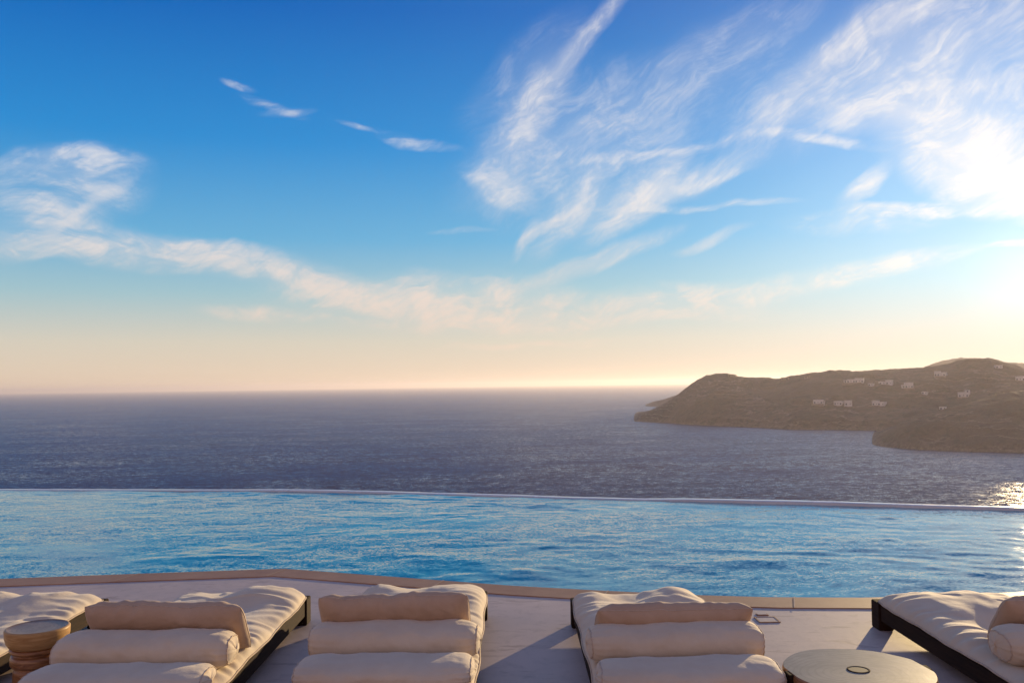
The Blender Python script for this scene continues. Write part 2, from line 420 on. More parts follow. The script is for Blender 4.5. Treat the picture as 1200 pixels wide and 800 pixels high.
# a farther ridge catching the sun behind, and a farther low cape
ridge3 = [(1070, 436), (1090, 427), (1105, 422), (1125, 419.5), (1150, 420), (1170, 424), (1200, 425.5), (1260, 428), (1450, 420)]
shore3 = [(1060, 470), (1200, 470), (1450, 470)]
HL3 = headland('hill', shore3, ridge3, [0, 200, 400, 500, 500, 500, 500, 500, 500], naz=260, nd=120, seed=24, amp=.4)
def cape(pts, shore, rdp):
    sa = [dist_for(*p) for p in shore]
    d0 = sa[0][0]
    naz, nd = 160, 60
    a = np.linspace(sa[0][1], sa[-1][1], naz); S = np.interp(a, [q[1] for q in sa], [q[0] for q in sa])
    ra = [math.atan2(ray(*p).x, ray(*p).y) for p in pts]
    rz = [elev_z(*p, np.interp(q, a, S)+rdp) for p, q in zip(pts, ra)]
    Hh = np.interp(a, ra, rz)-SEA_Z
    t = np.linspace(0, 1, nd)[None]; D = S[:, None]+rdp*2*t
    Hm = np.sin(t*math.pi)*Hh[:, None]
    Xh = D*np.sin(a)[:, None]; Yh = D*np.cos(a)[:, None]
    Zh = SEA_Z-1+Hm+2*fbm(Xh*.02, Yh*.02, 4, 3)*np.sin(t*math.pi)
    tag(link('hill', grid_mesh('hill', np.stack([Xh, Yh, Zh], -1)), M['scrub_hill']), kind='structure')
cape([(753, 475.5), (765, 470), (780, 466.5), (800, 460)], [(753, 476), (766, 476.6), (800, 478)], 150)

def terrain_hit(hl, px, py):
    """first point of the terrain seen in a direction; works on its azimuth / distance table"""
    r = ray(px, py); az = math.atan2(r.x, r.y); i = int(np.argmin(abs(hl['a']-az)))
    D = hl['D'][i]; Zc = hl['Z'][i]; k = CAM.z+D*r.z/math.hypot(r.x, r.y)
    hit = np.where((Zc >= k) & (hl['T'][i] > .03))[0]
    j = hit[0] if len(hit) else int(np.argmax((Zc-CAM.z)/D))
    return Vector((D[j]*math.sin(az), D[j]*math.cos(az), Zc[j]))

# ------------------------------------------------------------------ white villas on the headland
def villa(loc, blocks, label, rz=None, mat='white_render', cat='house', name='villa', group='white villas on the headland', terr=True):
    if rz is None: rz = -math.atan2(loc.x, loc.y)+random.uniform(-.35, .35)
    root = empty(name, loc, rz)
    tag(root, label, cat, group)
    for (x, y, z, w, d, h) in blocks:
        wall = obj('wall', box_bm((x, y, z+h/2-1.5), (w, d, h+3)), M[mat], root)
        rf = bmesh.new()                                       # parapet round a flat roof
        for (cx, cy, sx, sy) in ((x, y-d/2+.0, w+.3, .35), (x, y+d/2, w+.3, .35), (x-w/2, y, .35, d-.4), (x+w/2, y, .35, d-.4)):
            bx(rf, (cx, cy, z+h+.25), (sx, sy, .5))
        obj('roof', rf, M[mat], root)
        k = max(1, int(w/3.4))
        for q in range(k):
            cx = x-w/2+(q+.5)*w/k
            big = (q % 2 == 0)
            ww, wh, wz = (1.7, 2.1, 1.15) if big else (1.0, 1.2, 1.6)
            fr = obj('door' if big else 'window', box_bm((cx, y-d/2-.03, z+wz), (ww, .10, wh)), M['blue_shutter'], root)
            obj('pane', box_bm((cx, y-d/2-.10, z+wz), (ww*.8, .05, wh*.86)), M['window_glass'], fr)
    if terr:
        w = sum(b[3] for b in blocks)*.8; x = blocks[0][0]
        obj('terrace_wall', box_bm((x, -blocks[0][4]/2-3.2, -2.2), (w, .6, 3.6)), M['stone_wall'], root)
    return root
V = [
 (1002, 448, [(-5, 0, 0, 12, 8, 4), (6, 1, 0, 12, 8, 5.5), (-13, 1, 0, 5, 6, 3)], 'long low white villa highest of the left group on the hillside'),
 (1038, 450, [(-4, 0, 0, 10, 8, 3.4), (5, 0, 0, 9, 7, 5.6)], 'white stepped villa right of the long highest villa on the slope'),
 (1065, 454, [(0, 0, 0, 11, 9, 6.8), (-7, 0, 0, 5, 7, 3.2)], 'tall square white villa near the middle of the slope'),
 (1104, 440, [(0, 0, 0, 12, 8, 4.2), (-6, 0, 0, 7, 6, 6.0)], 'white villa just below the summit of the headland'),
 (1129, 465, [(0, 0, 0, 13, 9, 5.4), (5, 0, 5.4, 6, 6, 2.8)], 'pale two storey villa above the nearer spur'),
 (959, 473, [(0, 0, 0, 13, 8, 4.6), (5, 0, 0, 7, 7, 3.2)], 'leftmost pale villa standing alone on the lower slope'),
 (983, 474.5, [(0, 0, 0, 11, 8, 4.2)], 'left one of the two small white houses side by side'),
 (994, 474.5, [(0, 0, 0, 10, 8, 5.6)], 'right one of the two small white houses side by side'),
 (1030, 475, [(-4, 0, 0, 8, 7, 5.6), (4, 0, 0, 10, 8, 3.8)], 'white villa alone on the lower slope above the spur tip'),
 (1105, 480, [(0, 0, 0, 8, 7, 3.2)], 'tiny white cottage low beside the spur ridge'),
 (1021, 452, [(0, 0, 0, 7, 6, 3.0)], 'tiny white cottage between the long villa and the stepped villa'),
 (1084, 462, [(0, 0, 0, 7, 6, 3.0)], 'tiny white cottage below the tall square villa'),
 (1196, 446, [(0, 0, 0, 12, 8, 5.0), (7, 0, 0, 6, 7, 3.2)], 'pale villa at the far right of the headland near the sun'),
 (1170, 431, [(0, 0, 0, 10, 7, 3.6)], 'small white house on the skyline at the far right')]
for (px, py, bl, lab) in V:
    villa(terrain_hit(HL1, px, py), bl, lab, terr=len(bl) > 1)
for (px, py, bl, lab) in ((857, 441, [(0, 0, 0, 9, 6, 3.2), (6, 0, 0, 4, 5, 2.2)], 'small stone hut on the left shoulder of the ridge'),
                          (920, 445, [(0, 0, 0, 11, 6, 3.4)], 'stone hut on the ridge where the skyline dips'),
                          (946, 443, [(0, 0, 0, 8, 6, 2.8)], 'squat stone hut on the skyline right of the dip')):
    villa(terrain_hit(HL1, px, py), bl, lab, mat='stone_wall', cat='hut', name='stone_hut', group='stone huts on the skyline', terr=False)

# ------------------------------------------------------------------ sun loungers
LW = .90
def mattress(parent, seed, L, bumps):
    n1, n2 = 190, 300
    w, T, zb = .91, .075, .172
    s = np.sin(np.linspace(-math.pi/2, math.pi/2, n1)); s = .35*np.linspace(-1, 1, n1)+.65*s
    t = .5*np.linspace(-1, 1, n2)+.5*np.sin(np.linspace(-math.pi/2, math.pi/2, n2))
    S, Tt = np.meshgrid(s, t, indexing='ij')
    x = S*w/2; y = Tt*L/2
    # rounded corners and uneven sewn outline
    cr = (np.abs(S)**10+np.abs(Tt)**22)
    k = 1-.045*np.clip(np.abs(S)**6*np.abs(Tt)**14, 0, 1)
    x = x*k+.006*np.sin(y*9+seed)*np.abs(S)**3; y = y*k+.012*fbm(x*5+seed, x*0, 2, seed)*np.abs(Tt)**4
    e = np.clip(1-np.abs(S)**9, 0, 1)**.5*np.clip(1-np.abs(Tt)**26, 0, 1)**.5
    soft = np.clip(1-np.abs(S)**2.6, 0, 1)**.6*np.clip(1-np.abs(Tt)**7, 0, 1)**.6
    lump = .040*fbm(x*2.6+seed*3.7, y*1.9+seed*1.9, 2, seed)
    lump += .0045*fbm(x*8+seed, y*6, 2, seed+4)
    # creases pulled in from the seam, strongest at the edge
    ed = np.exp(-(1-np.abs(S))*w/2/.10); cre = np.sin(y*46+5*fbm(y*4+seed, S*1.2, 2, seed+6))*(.5+vnoise(y*6, x*0+seed, seed))
    ed2 = np.exp(-(1-np.abs(Tt))*L/2/.12); cre2 = np.sin(x*40+5*fbm(x*4, Tt+seed, 2, seed+7))*(.5+vnoise(x*6, y*0, seed+2))
    wr = .0085*ed*cre+.006*ed2*cre2
    # fold lines running diagonal across the loose cover
    ph = (x*math.cos(seed)+y*math.sin(seed)*.6)*22+6*fbm(x*3, y*3, 2, seed+12)
    fold = .007*np.clip(np.sin(ph), 0, 1)**2*sstep(0, .4, fbm(x*3+4, y*3, 2, seed+13))
    bz = 0*x
    for (bx_, by_, r1, r2, a) in bumps:
        a = a*1.25
        bz += a*np.exp(-((x-bx_)/r1)**2-((y-(L/2-by_))/r2)**2)
    ztop = zb+.012+T*e*.55+T*.45*soft+(lump+wr+fold+bz)*e
    ztop = np.maximum(ztop, zb+.008)
    zbot = zb-.0+.012-.012*e
    P1 = np.stack([x, y, ztop], -1); P2 = np.stack([x, y, zbot], -1)
    me = grid_mesh('mattress', P1); o = link('mattress', me, M['linen_fabric'], parent)
    bm = bmesh.new(); bm.from_mesh(me)
    me2 = grid_mesh('tmp', P2); bm.from_mesh(me2)
    bm.normal_update(); bmesh.ops.remove_doubles(bm, verts=bm.verts, dist=.0004); bmesh.ops.recalc_face_normals(bm, faces=bm.faces); bm.to_mesh(me); bm.free()
    me.polygons.foreach_set('use_smooth', [True]*len(me.polygons))
    # piping along the seam
    loop = [P1[i, 0] for i in range(0, n1, 3)]+[P1[-1, j] for j in range(0, n2, 3)]+[P1[i, -1] for i in range(n1-1, -1, -3)]+[P1[0, j] for j in range(n2-1, -1, -3)]
    pts = np.array(loop); pts[:, 2] = zb+.014+.0015*np.sin(np.arange(len(pts))*.7)
    r = .0055; m = len(pts); tan = np.roll(pts, -1, 0)-np.roll(pts, 1, 0); tan /= np.linalg.norm(tan, axis=1)[:, None]+1e-9
    nrm = np.cross(tan, [0, 0, 1]); ring = np.array([[math.cos(q), math.sin(q)] for q in np.linspace(0, 2*math.pi, 7)[:-1]])
    PP = pts[:, None]+r*(ring[None, :, 0:1]*nrm[:, None]+ring[None, :, 1:2]*np.array([0, 0, 1.]))+nrm[:, None]*.002
    link('piping', grid_mesh('piping', PP, closed_u=True, closed_v=True), M['linen_piping'], o)
    return o
def lounger(xc, yfar, label, seed, L=2.28, bumps=()):
    root = empty('sun_lounger', (xc, yfar-L/2, 0)); tag(root, label, 'sun lounger', 'low sun loungers in a row by the pool')
    for sx in (-1, 1):
        obj('side_rail', box_bm((sx*(LW/2-.027), 0, .118), (.045, L-.16, .104)), M['dark_wood'], root, bevel=.003)
        for sy in (-1, 1):
            obj('leg', box_bm((sx*(LW/2-.042), sy*(L/2-.055), .0925), (.10, .13, .185)), M['dark_wood'], root, bevel=.005)
    for sy in (-1, 1):
        obj('end_rail', box_bm((0, sy*(L/2-.04), .117), (LW-.20, .045, .10)), M['dark_wood'], root, bevel=.003)
    for k in range(11):
        obj('slat', box_bm((0, -L/2+.22+k*(L-.44)/10, .156), (LW-.106, .10, .020)), M['dark_wood'], root)
    mattress(root, seed, L-.01, bumps)
    return root
def bolster(loc, W, ry, rz, label, seed, tilt=0, sag=.0):
    n1, n2 = 150, 72
    s = np.sin(np.linspace(-math.pi/2, math.pi/2, n1)); th = np.linspace(0, 2*math.pi, n2, endpoint=False)
    S, A = np.meshgrid(s, th, indexing='ij')
    pr = np.clip(1-np.abs(S)**13, 0, 1)**.42
    pr = pr*(1-.05*np.abs(S)**5)+.0
    c, q = np.cos(A), np.sin(A)
    n = 2.35
    rad = (np.abs(c)**n+np.abs(q)**n)**(-1/n)
    lum = 1+.05*fbm(S*3+seed, np.cos(A)*1.4+np.sin(A)*.7, 3, seed)+.034*fbm(S*9+seed, c*3+q, 3, seed+2)-.012*np.exp(-(S/.012)**2)
    wr = .030*np.exp(-(1-np.abs(S))/.16)*np.sin(A*17+3*fbm(S*5, c*2+q, 2, seed+3))
    X = S*W/2+.010*np.abs(S)**8*np.sign(S)*fbm(c*2+seed, q*2, 2, seed)
    Y = ry*pr*rad*c*(lum+wr); Zz = rz*pr*rad*q*(lum+wr)
    Zz = Zz-sag*(1-S**2)*.5+.010*fbm(S*2.5+seed, S*0, 2, seed+8)
    Zz = np.where(Zz < -.78*rz, -.78*rz-(-.78*rz-Zz)*.25, Zz)
    P = np.stack([X, Y, Zz+rz*.84], -1)
    me = grid_mesh('bolster', P, closed_v=True)
    o = link('bolster', me, M['linen_fabric']); o.location = loc; o.rotation_euler = (0, 0, tilt)
    tag(o, label, 'bolster', 'linen bolsters at the heads of the loungers')
    for i in (int(np.argmin(abs(s+.955))), int(np.argmin(abs(s-.955)))):      # corded seam where the round end is sewn in
        c0 = P[i].mean(0); pts = c0+(P[i]-c0)*1.012
        rad_ = (P[i]-c0); rad_ /= np.linalg.norm(rad_, axis=1)[:, None]+1e-9
        ring = np.array([[math.cos(q), math.sin(q)] for q in np.linspace(0, 2*math.pi, 7)[:-1]])
        PP = pts[:, None]+.0042*(ring[None, :, 0:1]*rad_[:, None]+ring[None, :, 1:2]*np.array([1., 0, 0]))
        link('seam', grid_mesh('seam', PP, closed_u=True, closed_v=True), M['linen_piping'], o)
    return o
def pillow(loc, W, H, T, lean, label, seed, rz=0, ry=0):
    n1, n2 = 150, 80
    s = np.sin(np.linspace(-math.pi/2, math.pi/2, n1)); t = np.sin(np.linspace(-math.pi/2, math.pi/2, n2))
    S, Tt = np.meshgrid(s, t, indexing='ij')
    pin = 1-.035*np.abs(Tt)**4-.012*(1-np.abs(Tt)**2)*S**2; pin2 = 1-.12*(1-np.abs(S)**3)*np.abs(Tt)**2*.6
    x = S*W/2*pin; z = Tt*H/2*pin2*(1-.05*np.abs(S)**6)+.030*fbm(S*3.2+seed, Tt*.5, 3, seed)*np.abs(Tt)
    th = (np.clip(1-np.abs(S)**7, 0, 1)*np.clip(1-np.abs(Tt)**4, 0, 1))**.5
    seam = .004
    def face(sg, sd):
        wr = .05*fbm(S*5+sd, Tt*2.5+sd, 3, sd)+.03*np.sin(S*30+4*fbm(S*3, Tt*2, 2, sd+3))*np.abs(Tt)**3
        return sg*(T/2*th*(1+wr*2)+seam*0)
    P1 = np.stack([x, face(1, seed), z], -1); P2 = np.stack([x, face(-1, seed+30), z], -1)
    me = grid_mesh('pillow', P1); me2 = grid_mesh('tmp', P2)
    bm = bmesh.new(); bm.from_mesh(me); bm.from_mesh(me2)
    bmesh.ops.remove_doubles(bm, verts=bm.verts, dist=.0004); bmesh.ops.recalc_face_normals(bm, faces=bm.faces); bm.to_mesh(me); bm.free()
    me.polygons.foreach_set('use_smooth', [True]*len(me.polygons))
    o = link('pillow', me, M['tan_linen']); o.location = loc; o.rotation_euler = (lean, ry, rz)
    tag(o, label, 'pillow', 'flat tan pillows leaning on the bolsters')
    bd = [P1[i, 0] for i in range(0, n1, 2)]+[P1[-1, j] for j in range(0, n2, 2)]+[P1[i, -1] for i in range(n1-1, -1, -2)]+[P1[0, j] for j in range(n2-1, -1, -2)]
    pts = np.array(bd); tan = np.roll(pts, -1, 0)-np.roll(pts, 1, 0); tan /= np.linalg.norm(tan, axis=1)[:, None]+1e-9
    nrm = np.cross(tan, [0, 1, 0]); ring = np.array([[math.cos(q), math.sin(q)] for q in np.linspace(0, 2*math.pi, 6)[:-1]])
    PP = pts[:, None]+.0026*(ring[None, :, 0:1]*nrm[:, None]+ring[None, :, 1:2]*np.array([0, 1., 0]))
    link('seam', grid_mesh('seam', PP, closed_u=True, closed_v=True), M['linen_piping'], o)
    return o
MT = .245   # mattress top
LL = [  # centre x, far end y
 (-3.43, 6.62), (-1.955, 6.62), (-.665, 6.68), (.845, 6.44), (2.915, 6.27)]
labs = ['sun lounger cut off by the left edge, beside the wooden stool',
        'second sun lounger from the left, beyond the carved wooden stool',
        'middle sun lounger of the five with a square pointed pillow',
        'sun lounger right of centre with its dark leg showing on the left',
        'sun lounger at the far right behind the round slab table']
bumps = [
 [(-.2, .25, .25, .2, .02), (.2, .8, .3, .3, -.02), (.1, .2, .14, .2, .016)],
 [(-.3, .25, .22, .25, .02), (.05, .55, .2, .2, -.025), (.25, .3, .2, .2, .012)],
 [(-.28, .3, .2, .3, .022), (.3, .5, .2, .5, .012), (0, .6, .18, .2, -.02)],
 [(-.33, .2, .14, .25, .034), (-.02, .3, .16, .3, -.022), (.24, .22, .15, .2, .016), (.2, .62, .16, .18, -.026)],
 [(-.25, .25, .25, .3, .030), (.22, .28, .15, .2, .018), (.05, .95, .15, .22, -.085), (-.15, .65, .12, .15, .018), (.25, .65, .1, .3, .012)]]
for k, (x, y) in enumerate(LL): lounger(x, y, labs[k], 3+k*5, bumps=bumps[k])

bnames = ['second lounger from the left', 'middle lounger', 'lounger right of centre', 'far right lounger']
bspec = [  # lounger centre, roll-2 y, roll-3 y
 (-1.965, 4.84, 4.49), (-.665, 4.98, 4.60), (.845, 4.86, 4.48), (2.955, 4.72, 4.34)]
for k, (x, y2, y3) in enumerate(bspec):
    bolster((x, y2, MT-.012), .94, .165, .096, 'plump linen bolster under the pillow on the '+bnames[k], 40+k, tilt=R([1.2, -.5, .3, 0][k]))
    bolster((x+.0, y3, MT-.028), .91, .19, .062, 'lower linen bolster nearest the camera on the '+bnames[k], 50+k, tilt=R([.8, -.6, -.5, 1][k]))
pspec = [(-1.93, 5.05, .88, R(38), R(0), R(1.5)), (-.68, 5.14, .85, R(34), R(0), R(-.8)), (.86, 5.03, .86, R(52), R(.6), R(0)), (3.03, 4.92, .86, R(42), R(-3), 0)]
for k, (x, y, W, lean, rz, ry) in enumerate(pspec):
    pillow((x, y, MT+.145-(.02 if k == 2 else 0)), W, .36, .15, lean, 'flat tan pillow leaning on the bolster of the '+bnames[k], 60+k, rz=rz, ry=ry)

# ------------------------------------------------------------------ carved wooden stool table
def lathe(name, prof, m, parent, seg=72, wob=.012, seed=0):
    th = np.linspace(0, 2*math.pi, seg, endpoint=False)
    # refine the profile
    pr = []
    for (a, b) in zip(prof[:-1], prof[1:]):
        for q in np.linspace(0, 1, 5)[:-1]: pr.append((a[0]*(1-q)+b[0]*q, a[1]*(1-q)+b[1]*q))
    pr.append(prof[-1]); pr = np.array(pr)
    Rr = pr[:, 0][:, None]*(1+wob*fbm(np.cos(th)[None]*1.3+seed+pr[:, 1][:, None]*6, np.sin(th)[None]*1.3+pr[:, 1][:, None]*3, 3, seed)*2)
    P = np.stack([Rr*np.cos(th), Rr*np.sin(th), np.repeat(pr[:, 1][:, None], seg, 1)], -1)
    return link(name, grid_mesh(name, P, closed_v=True), m, parent)
st = empty('stool_table', (-2.655, 5.04, 0)); tag(st, 'turned wooden stool table with a bowl shaped top by the left lounger', 'stool')
st.scale = (.93, .93, 1)
lathe('body', [(0.0, .0), (.13, .0), (.135, .01), (.132, .10), (.128, .17), (.120, .185), (.118, .192), (.138, .20), (.146, .215), (.146, .24), (.140, .252), (.124, .258), (.122, .264), (.140, .27), (.150, .28), (.148, .292), (.135, .30)], M['trunk_wood'], st, wob=.03, seed=3)
lathe('bowl_top', [(.13, .296), (.152, .303), (.168, .325), (.176, .355), (.178, .392), (.174, .398), (.166, .400)], M['bowl_wood'], st, wob=.006, seed=5)
lathe('top_board', [(.168, .3995), (.15, .396), (.10, .394), (.0005, .394)], M['stool_wood'], st, wob=.0, seed=5)

# ------------------------------------------------------------------ round slab table on the right
tc = on_z(1006, 784, .30); tb = empty('slab_table', (tc.x, tc.y, 0)); tag(tb, 'low round wooden slab table with a dark inset cap in its top', 'coffee table')
def slab_outline(a):
    r = .352*(1+.012*np.sin(3*a+1)+.008*np.sin(7*a))
    # sawn flats at the two sides
    r = np.minimum(r, .34/np.maximum(np.abs(np.cos(a-.12)), 1e-3))
    return r
a = np.linspace(0, 2*math.pi, 160, endpoint=False); ro = slab_outline(a)
P = []
for (f, z) in ((.93, .0), (.965, .05), (1., .16), (1.0, .285), (.994, .296), (.985, .30)):
    bark = 1+.012*fbm(np.cos(a)*5+z*3, np.sin(a)*5, 3, 9)*(1 if z < .28 else .2)
    P.append(np.stack([ro*f*bark*np.cos(a), ro*f*bark*np.sin(a), a*0+z], -1))
link('trunk', grid_mesh('trunk', np.array(P), closed_v=True), M['trunk_wood'], tb)
P = []
for f in (.985, .9, .7, .5, .3, .15, .002):
    P.append(np.stack([ro*f*np.cos(a), ro*f*np.sin(a), a*0+.300-.001*(1-f)+(.0004*fbm(np.cos(a)*f*4, np.sin(a)*f*4, 2, 2))], -1))
link('tabletop', grid_mesh('tabletop', np.array(P), closed_v=True), M['slab_wood'], tb)
for sx in (-1, 1):   # upright edge battens let into the sawn flats
    obj('edge_batten', box_bm((sx*.344, sx*.03, .155), (.026, .07, .287)), M['dark_wood'], tb, bevel=.003)
cp = lathe('cap', [(.054, .299), (.054, .3012), (.050, .3022), (.046, .3022), (.044, .3012)], M['bronze'], tb, wob=0)
lathe('cap_plate', [(.044, .3010), (.0005, .3010)], M['dark_gap'], cp, wob=0)

# ------------------------------------------------------------------ small lids let into the terrace
c = on_z(899, 726, 0)
fl = empty('floor_lid', (c.x, c.y, 0), R(1)); tag(fl, 'larger square lid with a pale frame set in the terrace', 'floor lid')
bm = bmesh.new()
for (x, y, sx, sy) in ((0, .067, .15, .010), (0, -.067, .15, .010), (.070, 0, .010, .124), (-.070, 0, .010, .124)): bx(bm, (x, y, .002), (sx, sy, .008))
obj('frame', bm, M['sandstone'], fl)
obj('lid', box_bm((0, 0, .001), (.128, .122, .006)), M['micro_cement'], fl)
c = on_z(893, 720, 0)
fl = empty('floor_lid', (c.x, c.y, 0), R(1)); tag(fl, 'smaller flat lid behind the larger framed one', 'floor lid')
obj('frame', box_bm((0, 0, .002), (.085, .05, .008)), M['sandstone'], fl, bevel=.002)
obj('lid', box_bm((0, 0, .0065), (.065, .032, .003)), M['micro_cement'], fl)

# ------------------------------------------------------------------ haze
hz = obj('haze', box_bm((0, SEA_Y/2-400, 0), (2, 2, 2)), None)
bpy.data.objects.remove(hz)
bm = bmesh.new(); zt = 72.0; zb = SEA_Z-6
bx(bm, (0, SEA_Y/2-200, (zt+zb)/2), (52400, SEA_Y+1000, zt-zb))
hz = obj('haze', bm, None); tag(hz, kind='stuff')
hm = bpy.data.materials.new('haze_air'); hm.use_nodes = True; t = hm.node_tree; t.nodes.clear()
o_ = t.nodes.new('ShaderNodeOutputMaterial'); v_ = t.nodes.new('ShaderNodeVolumePrincipled')
HAZE_D = 0.000080
v_.inputs['Color'].default_value = (.88, .82, .90, 1); v_.inputs['Density'].default_value = HAZE_D; v_.inputs['Anisotropy'].default_value = .44
t.links.new(v_.outputs[0], o_.inputs['Volume']); hz.data.materials.append(hm)

# ------------------------------------------------------------------ sky
w = bpy.data.worlds.new('World'); scn.world = w; w.use_nodes = True; t = w.node_tree; t.nodes.clear(); n = N(t)
wo = t.nodes.new('ShaderNodeOutputWorld'); bg = t.nodes.new('ShaderNodeBackground')
SKY = .12
bg.inputs['Strength'].default_value = SKY*.81
sky = t.nodes.new('ShaderNodeTexSky'); sky.sky_type = 'NISHITA'; sky.sun_disc = False
sky.sun_elevation = SUN_EL; sky.sun_rotation = SUN_AZ; sky.altitude = 60; sky.air_density = 1.0; sky.dust_density = .8; sky.ozone_density = 3.0
d = n.new('ShaderNodeTexCoord', out=0)
d = n.vm('NORMALIZE', d)
sp = t.nodes.new('ShaderNodeSeparateXYZ'); t.links.new(d, sp.inputs[0])
az = n.m('MULTIPLY', n.m('ARCTAN2', sp.outputs[0], sp.outputs[1]), 180/math.pi)
el = n.m('MULTIPLY', n.m('ARCSINE', sp.outputs[2]), 180/math.pi)
ae = n.new('ShaderNodeCombineXYZ', {0: az, 1: el})
# slow warp shared by all clouds
wn = n.noise(ae, .16, 3, .5, out=1)
warp = n.vm('SCALE', n.vm('SUBTRACT', wn, (.5, .5, .5)), scale=3.2)
wn2 = n.noise(ae, .7, 3, .55, out=1)
warp2 = n.vm('SCALE', n.vm('SUBTRACT', wn2, (.5, .5, .5)), scale=.22)
aw = n.vm('ADD', n.vm('ADD', ae, warp), warp2)
am = n.vm('ADD', ae, n.vm('SCALE', n.vm('ADD', warp, warp2), scale=.55))
def field(deg, sl, ss, detail=8, rough=.62, dist=.6, off=0):
    r = n.new('ShaderNodeVectorRotate', {'Vector': aw, 'Angle': R(-deg)}, rotation_type='Z_AXIS')
    v = n.vm('MULTIPLY', r, (sl, ss, 1)); v = n.vm('ADD', v, (off, off*.7, 0))
    return n.noise(v, 1.0, detail, rough, dist, dim='2D')
fields = {
 'left':  field(-9, .15, .85, 9, .64, .15, 3),
 'fan':   field(30, .22, .72, 9, .68, .25, 11),
 'steep': field(50, .22, .72, 9, .68, .25, 23),
 'lump':  field(7, .34, .95, 7, .62, .25, 37),
 'flat':  field(3, .10, 1.4, 6, .60, .1, 41)}
patchy = n.mr(n.noise(aw, .42, 4, .6, .2, dim='2D'), .30, .68, .25, 1.15)
def px_deg(cx, cy, ang, hl, hw):
    """pixel stroke (angle counter-clockwise, half length, half width) -> degrees on the sky"""
    c = azel(cx, cy); e = azel(cx+math.cos(R(ang))*20, cy-math.sin(R(ang))*20)
    g = azel(cx-math.sin(R(ang))*20, cy-math.cos(R(ang))*20)
    dl = math.hypot(e[0]-c[0], e[1]-c[1])/20; dw = math.hypot(g[0]-c[0], g[1]-c[1])/20
    return c, math.atan2(e[1]-c[1], e[0]-c[0]), hl*dl, hw*dw
cover = {}
def stroke(kind, cx, cy, ang, hl, hw, amp=1., bend=0., soft=.15):
    (ca, ce), th, L_, W_ = px_deg(cx, cy, ang, hl, hw)
    v = n.vm('SUBTRACT', am, (ca, ce, 0)); r = n.new('ShaderNodeVectorRotate', {'Vector': v, 'Angle': -th}, rotation_type='Z_AXIS')
    r = n.vm('MULTIPLY', r, (1/L_, 1/W_, 0))
    if bend:
        s_ = t.nodes.new('ShaderNodeSeparateXYZ'); t.links.new(r, s_.inputs[0])
        yy = n.m('SUBTRACT', s_.outputs[1], n.m('MULTIPLY', n.m('MULTIPLY', s_.outputs[0], s_.outputs[0]), bend))
        r = n.new('ShaderNodeCombineXYZ', {0: s_.outputs[0], 1: yy})
    l = n.vm('LENGTH', r, out=1)
    m_ = n.mr(l, soft, 1.35, amp, 0.)
    cover[kind] = m_ if kind not in cover else n.m('ADD', cover[kind], m_)
# left bank
stroke('lump', 92, 188, -3, 75, 20, 1.1)
stroke('left', 50, 205, -12, 90, 14, .7)
stroke('left', 60, 250, 20, 110, 40, .75)
stroke('left', 40, 240, -30, 90, 20, .5)
stroke('left', 150, 290, -6, 120, 22, 1.05)
stroke('left', 20, 290, 0, 60, 16, .7)
stroke('left', 290, 310, -12, 150, 20, .95)
stroke('left', 430, 345, -14, 120, 18, .95)
stroke('lump', 310, 366, -5, 70, 9, 1.1)
stroke('lump', 470, 350, -6, 150, 20, .85)
stroke('lump', 570, 355, -4, 140, 30, 1.2)
stroke('lump', 420, 352, -6, 110, 28, .6)
stroke('lump', 610, 378, 2, 110, 14, .5)
stroke('lump', 560, 380, 0, 140, 14, .7)
stroke('flat', 640, 401, 3, 110, 6, .95)
# right low ribbon
stroke('lump', 800, 352, 4, 120, 20, 1.1)
stroke('lump', 960, 330, 9, 130, 15, 1.0)
stroke('lump', 1060, 308, 12, 80, 12, .8)
stroke('flat', 780, 370, 2, 130, 10, .5)
# centre veil and fan
stroke('steep', 672, 60, 50, 110, 12, .95)
stroke('steep', 620, 130, 55, 70, 28, .6)
stroke('fan', 690, 165, 25, 150, 70, .62)
stroke('steep', 600, 190, 60, 60, 40, .5)
stroke('lump', 585, 222, -25, 48, 16, 1.15)
stroke('fan', 745, 232, 35, 80, 26, 1.15)
stroke('fan', 800, 215, 20, 90, 16, .8)
stroke('steep', 670, 245, 50, 70, 22, .8)
stroke('steep', 618, 280, 60, 30, 8, .7)
stroke('fan', 690, 310, 22, 110, 13, .95)
stroke('flat', 780, 243, 3, 80, 5, .5)
stroke('fan', 835, 282, 20, 45, 7, .9)
stroke('flat', 870, 239, 3, 60, 5, .75)
stroke('flat', 760, 178, 8, 130, 7, .55)
# right side
stroke('fan', 1000, 90, 28, 190, 60, .62)
stroke('steep', 930, 110, 45, 80, 28, .45)
stroke('fan', 1050, 20, 30, 120, 22, .7)
stroke('flat', 940, 165, -7, 90, 7, .95)
stroke('fan', 1090, 125, 8, 130, 34, .95)
stroke('fan', 1150, 190, -18, 110, 52, 2.1)
stroke('lump', 1175, 205, -10, 95, 42, 1.0)
stroke('lump', 1150, 90, 20, 130, 60, .35)
stroke('fan', 1130, 60, 25, 150, 60, .45)
stroke('lump', 1180, 160, 10, 80, 36, .9)
stroke('fan', 1015, 220, 40, 38, 12, 1.25, bend=.25)
stroke('flat', 1100, 247, 2, 120, 11, 1.1)
stroke('lump', 1010, 262, 2, 90, 16, .6)
stroke('flat', 1190, 285, 6, 40, 5, .9)
stroke('fan', 753, 228, 38, 60, 9, .9)
stroke('fan', 813, 216, 16, 66, 7, .8)
stroke('steep', 681, 228, 68, 28, 7, .7)
stroke('fan', 645, 261, 33, 42, 6, .7)
stroke('fan', 1050, 132, -5, 95, 12, .7)
stroke('fan', 1110, 175, -25, 60, 9, .8)
stroke('fan', 105, 240, 34, 60, 8, .7)
stroke('left', 110, 288, 14, 50, 7, .8)
stroke('left', 215, 283, -7, 90, 8, .7)
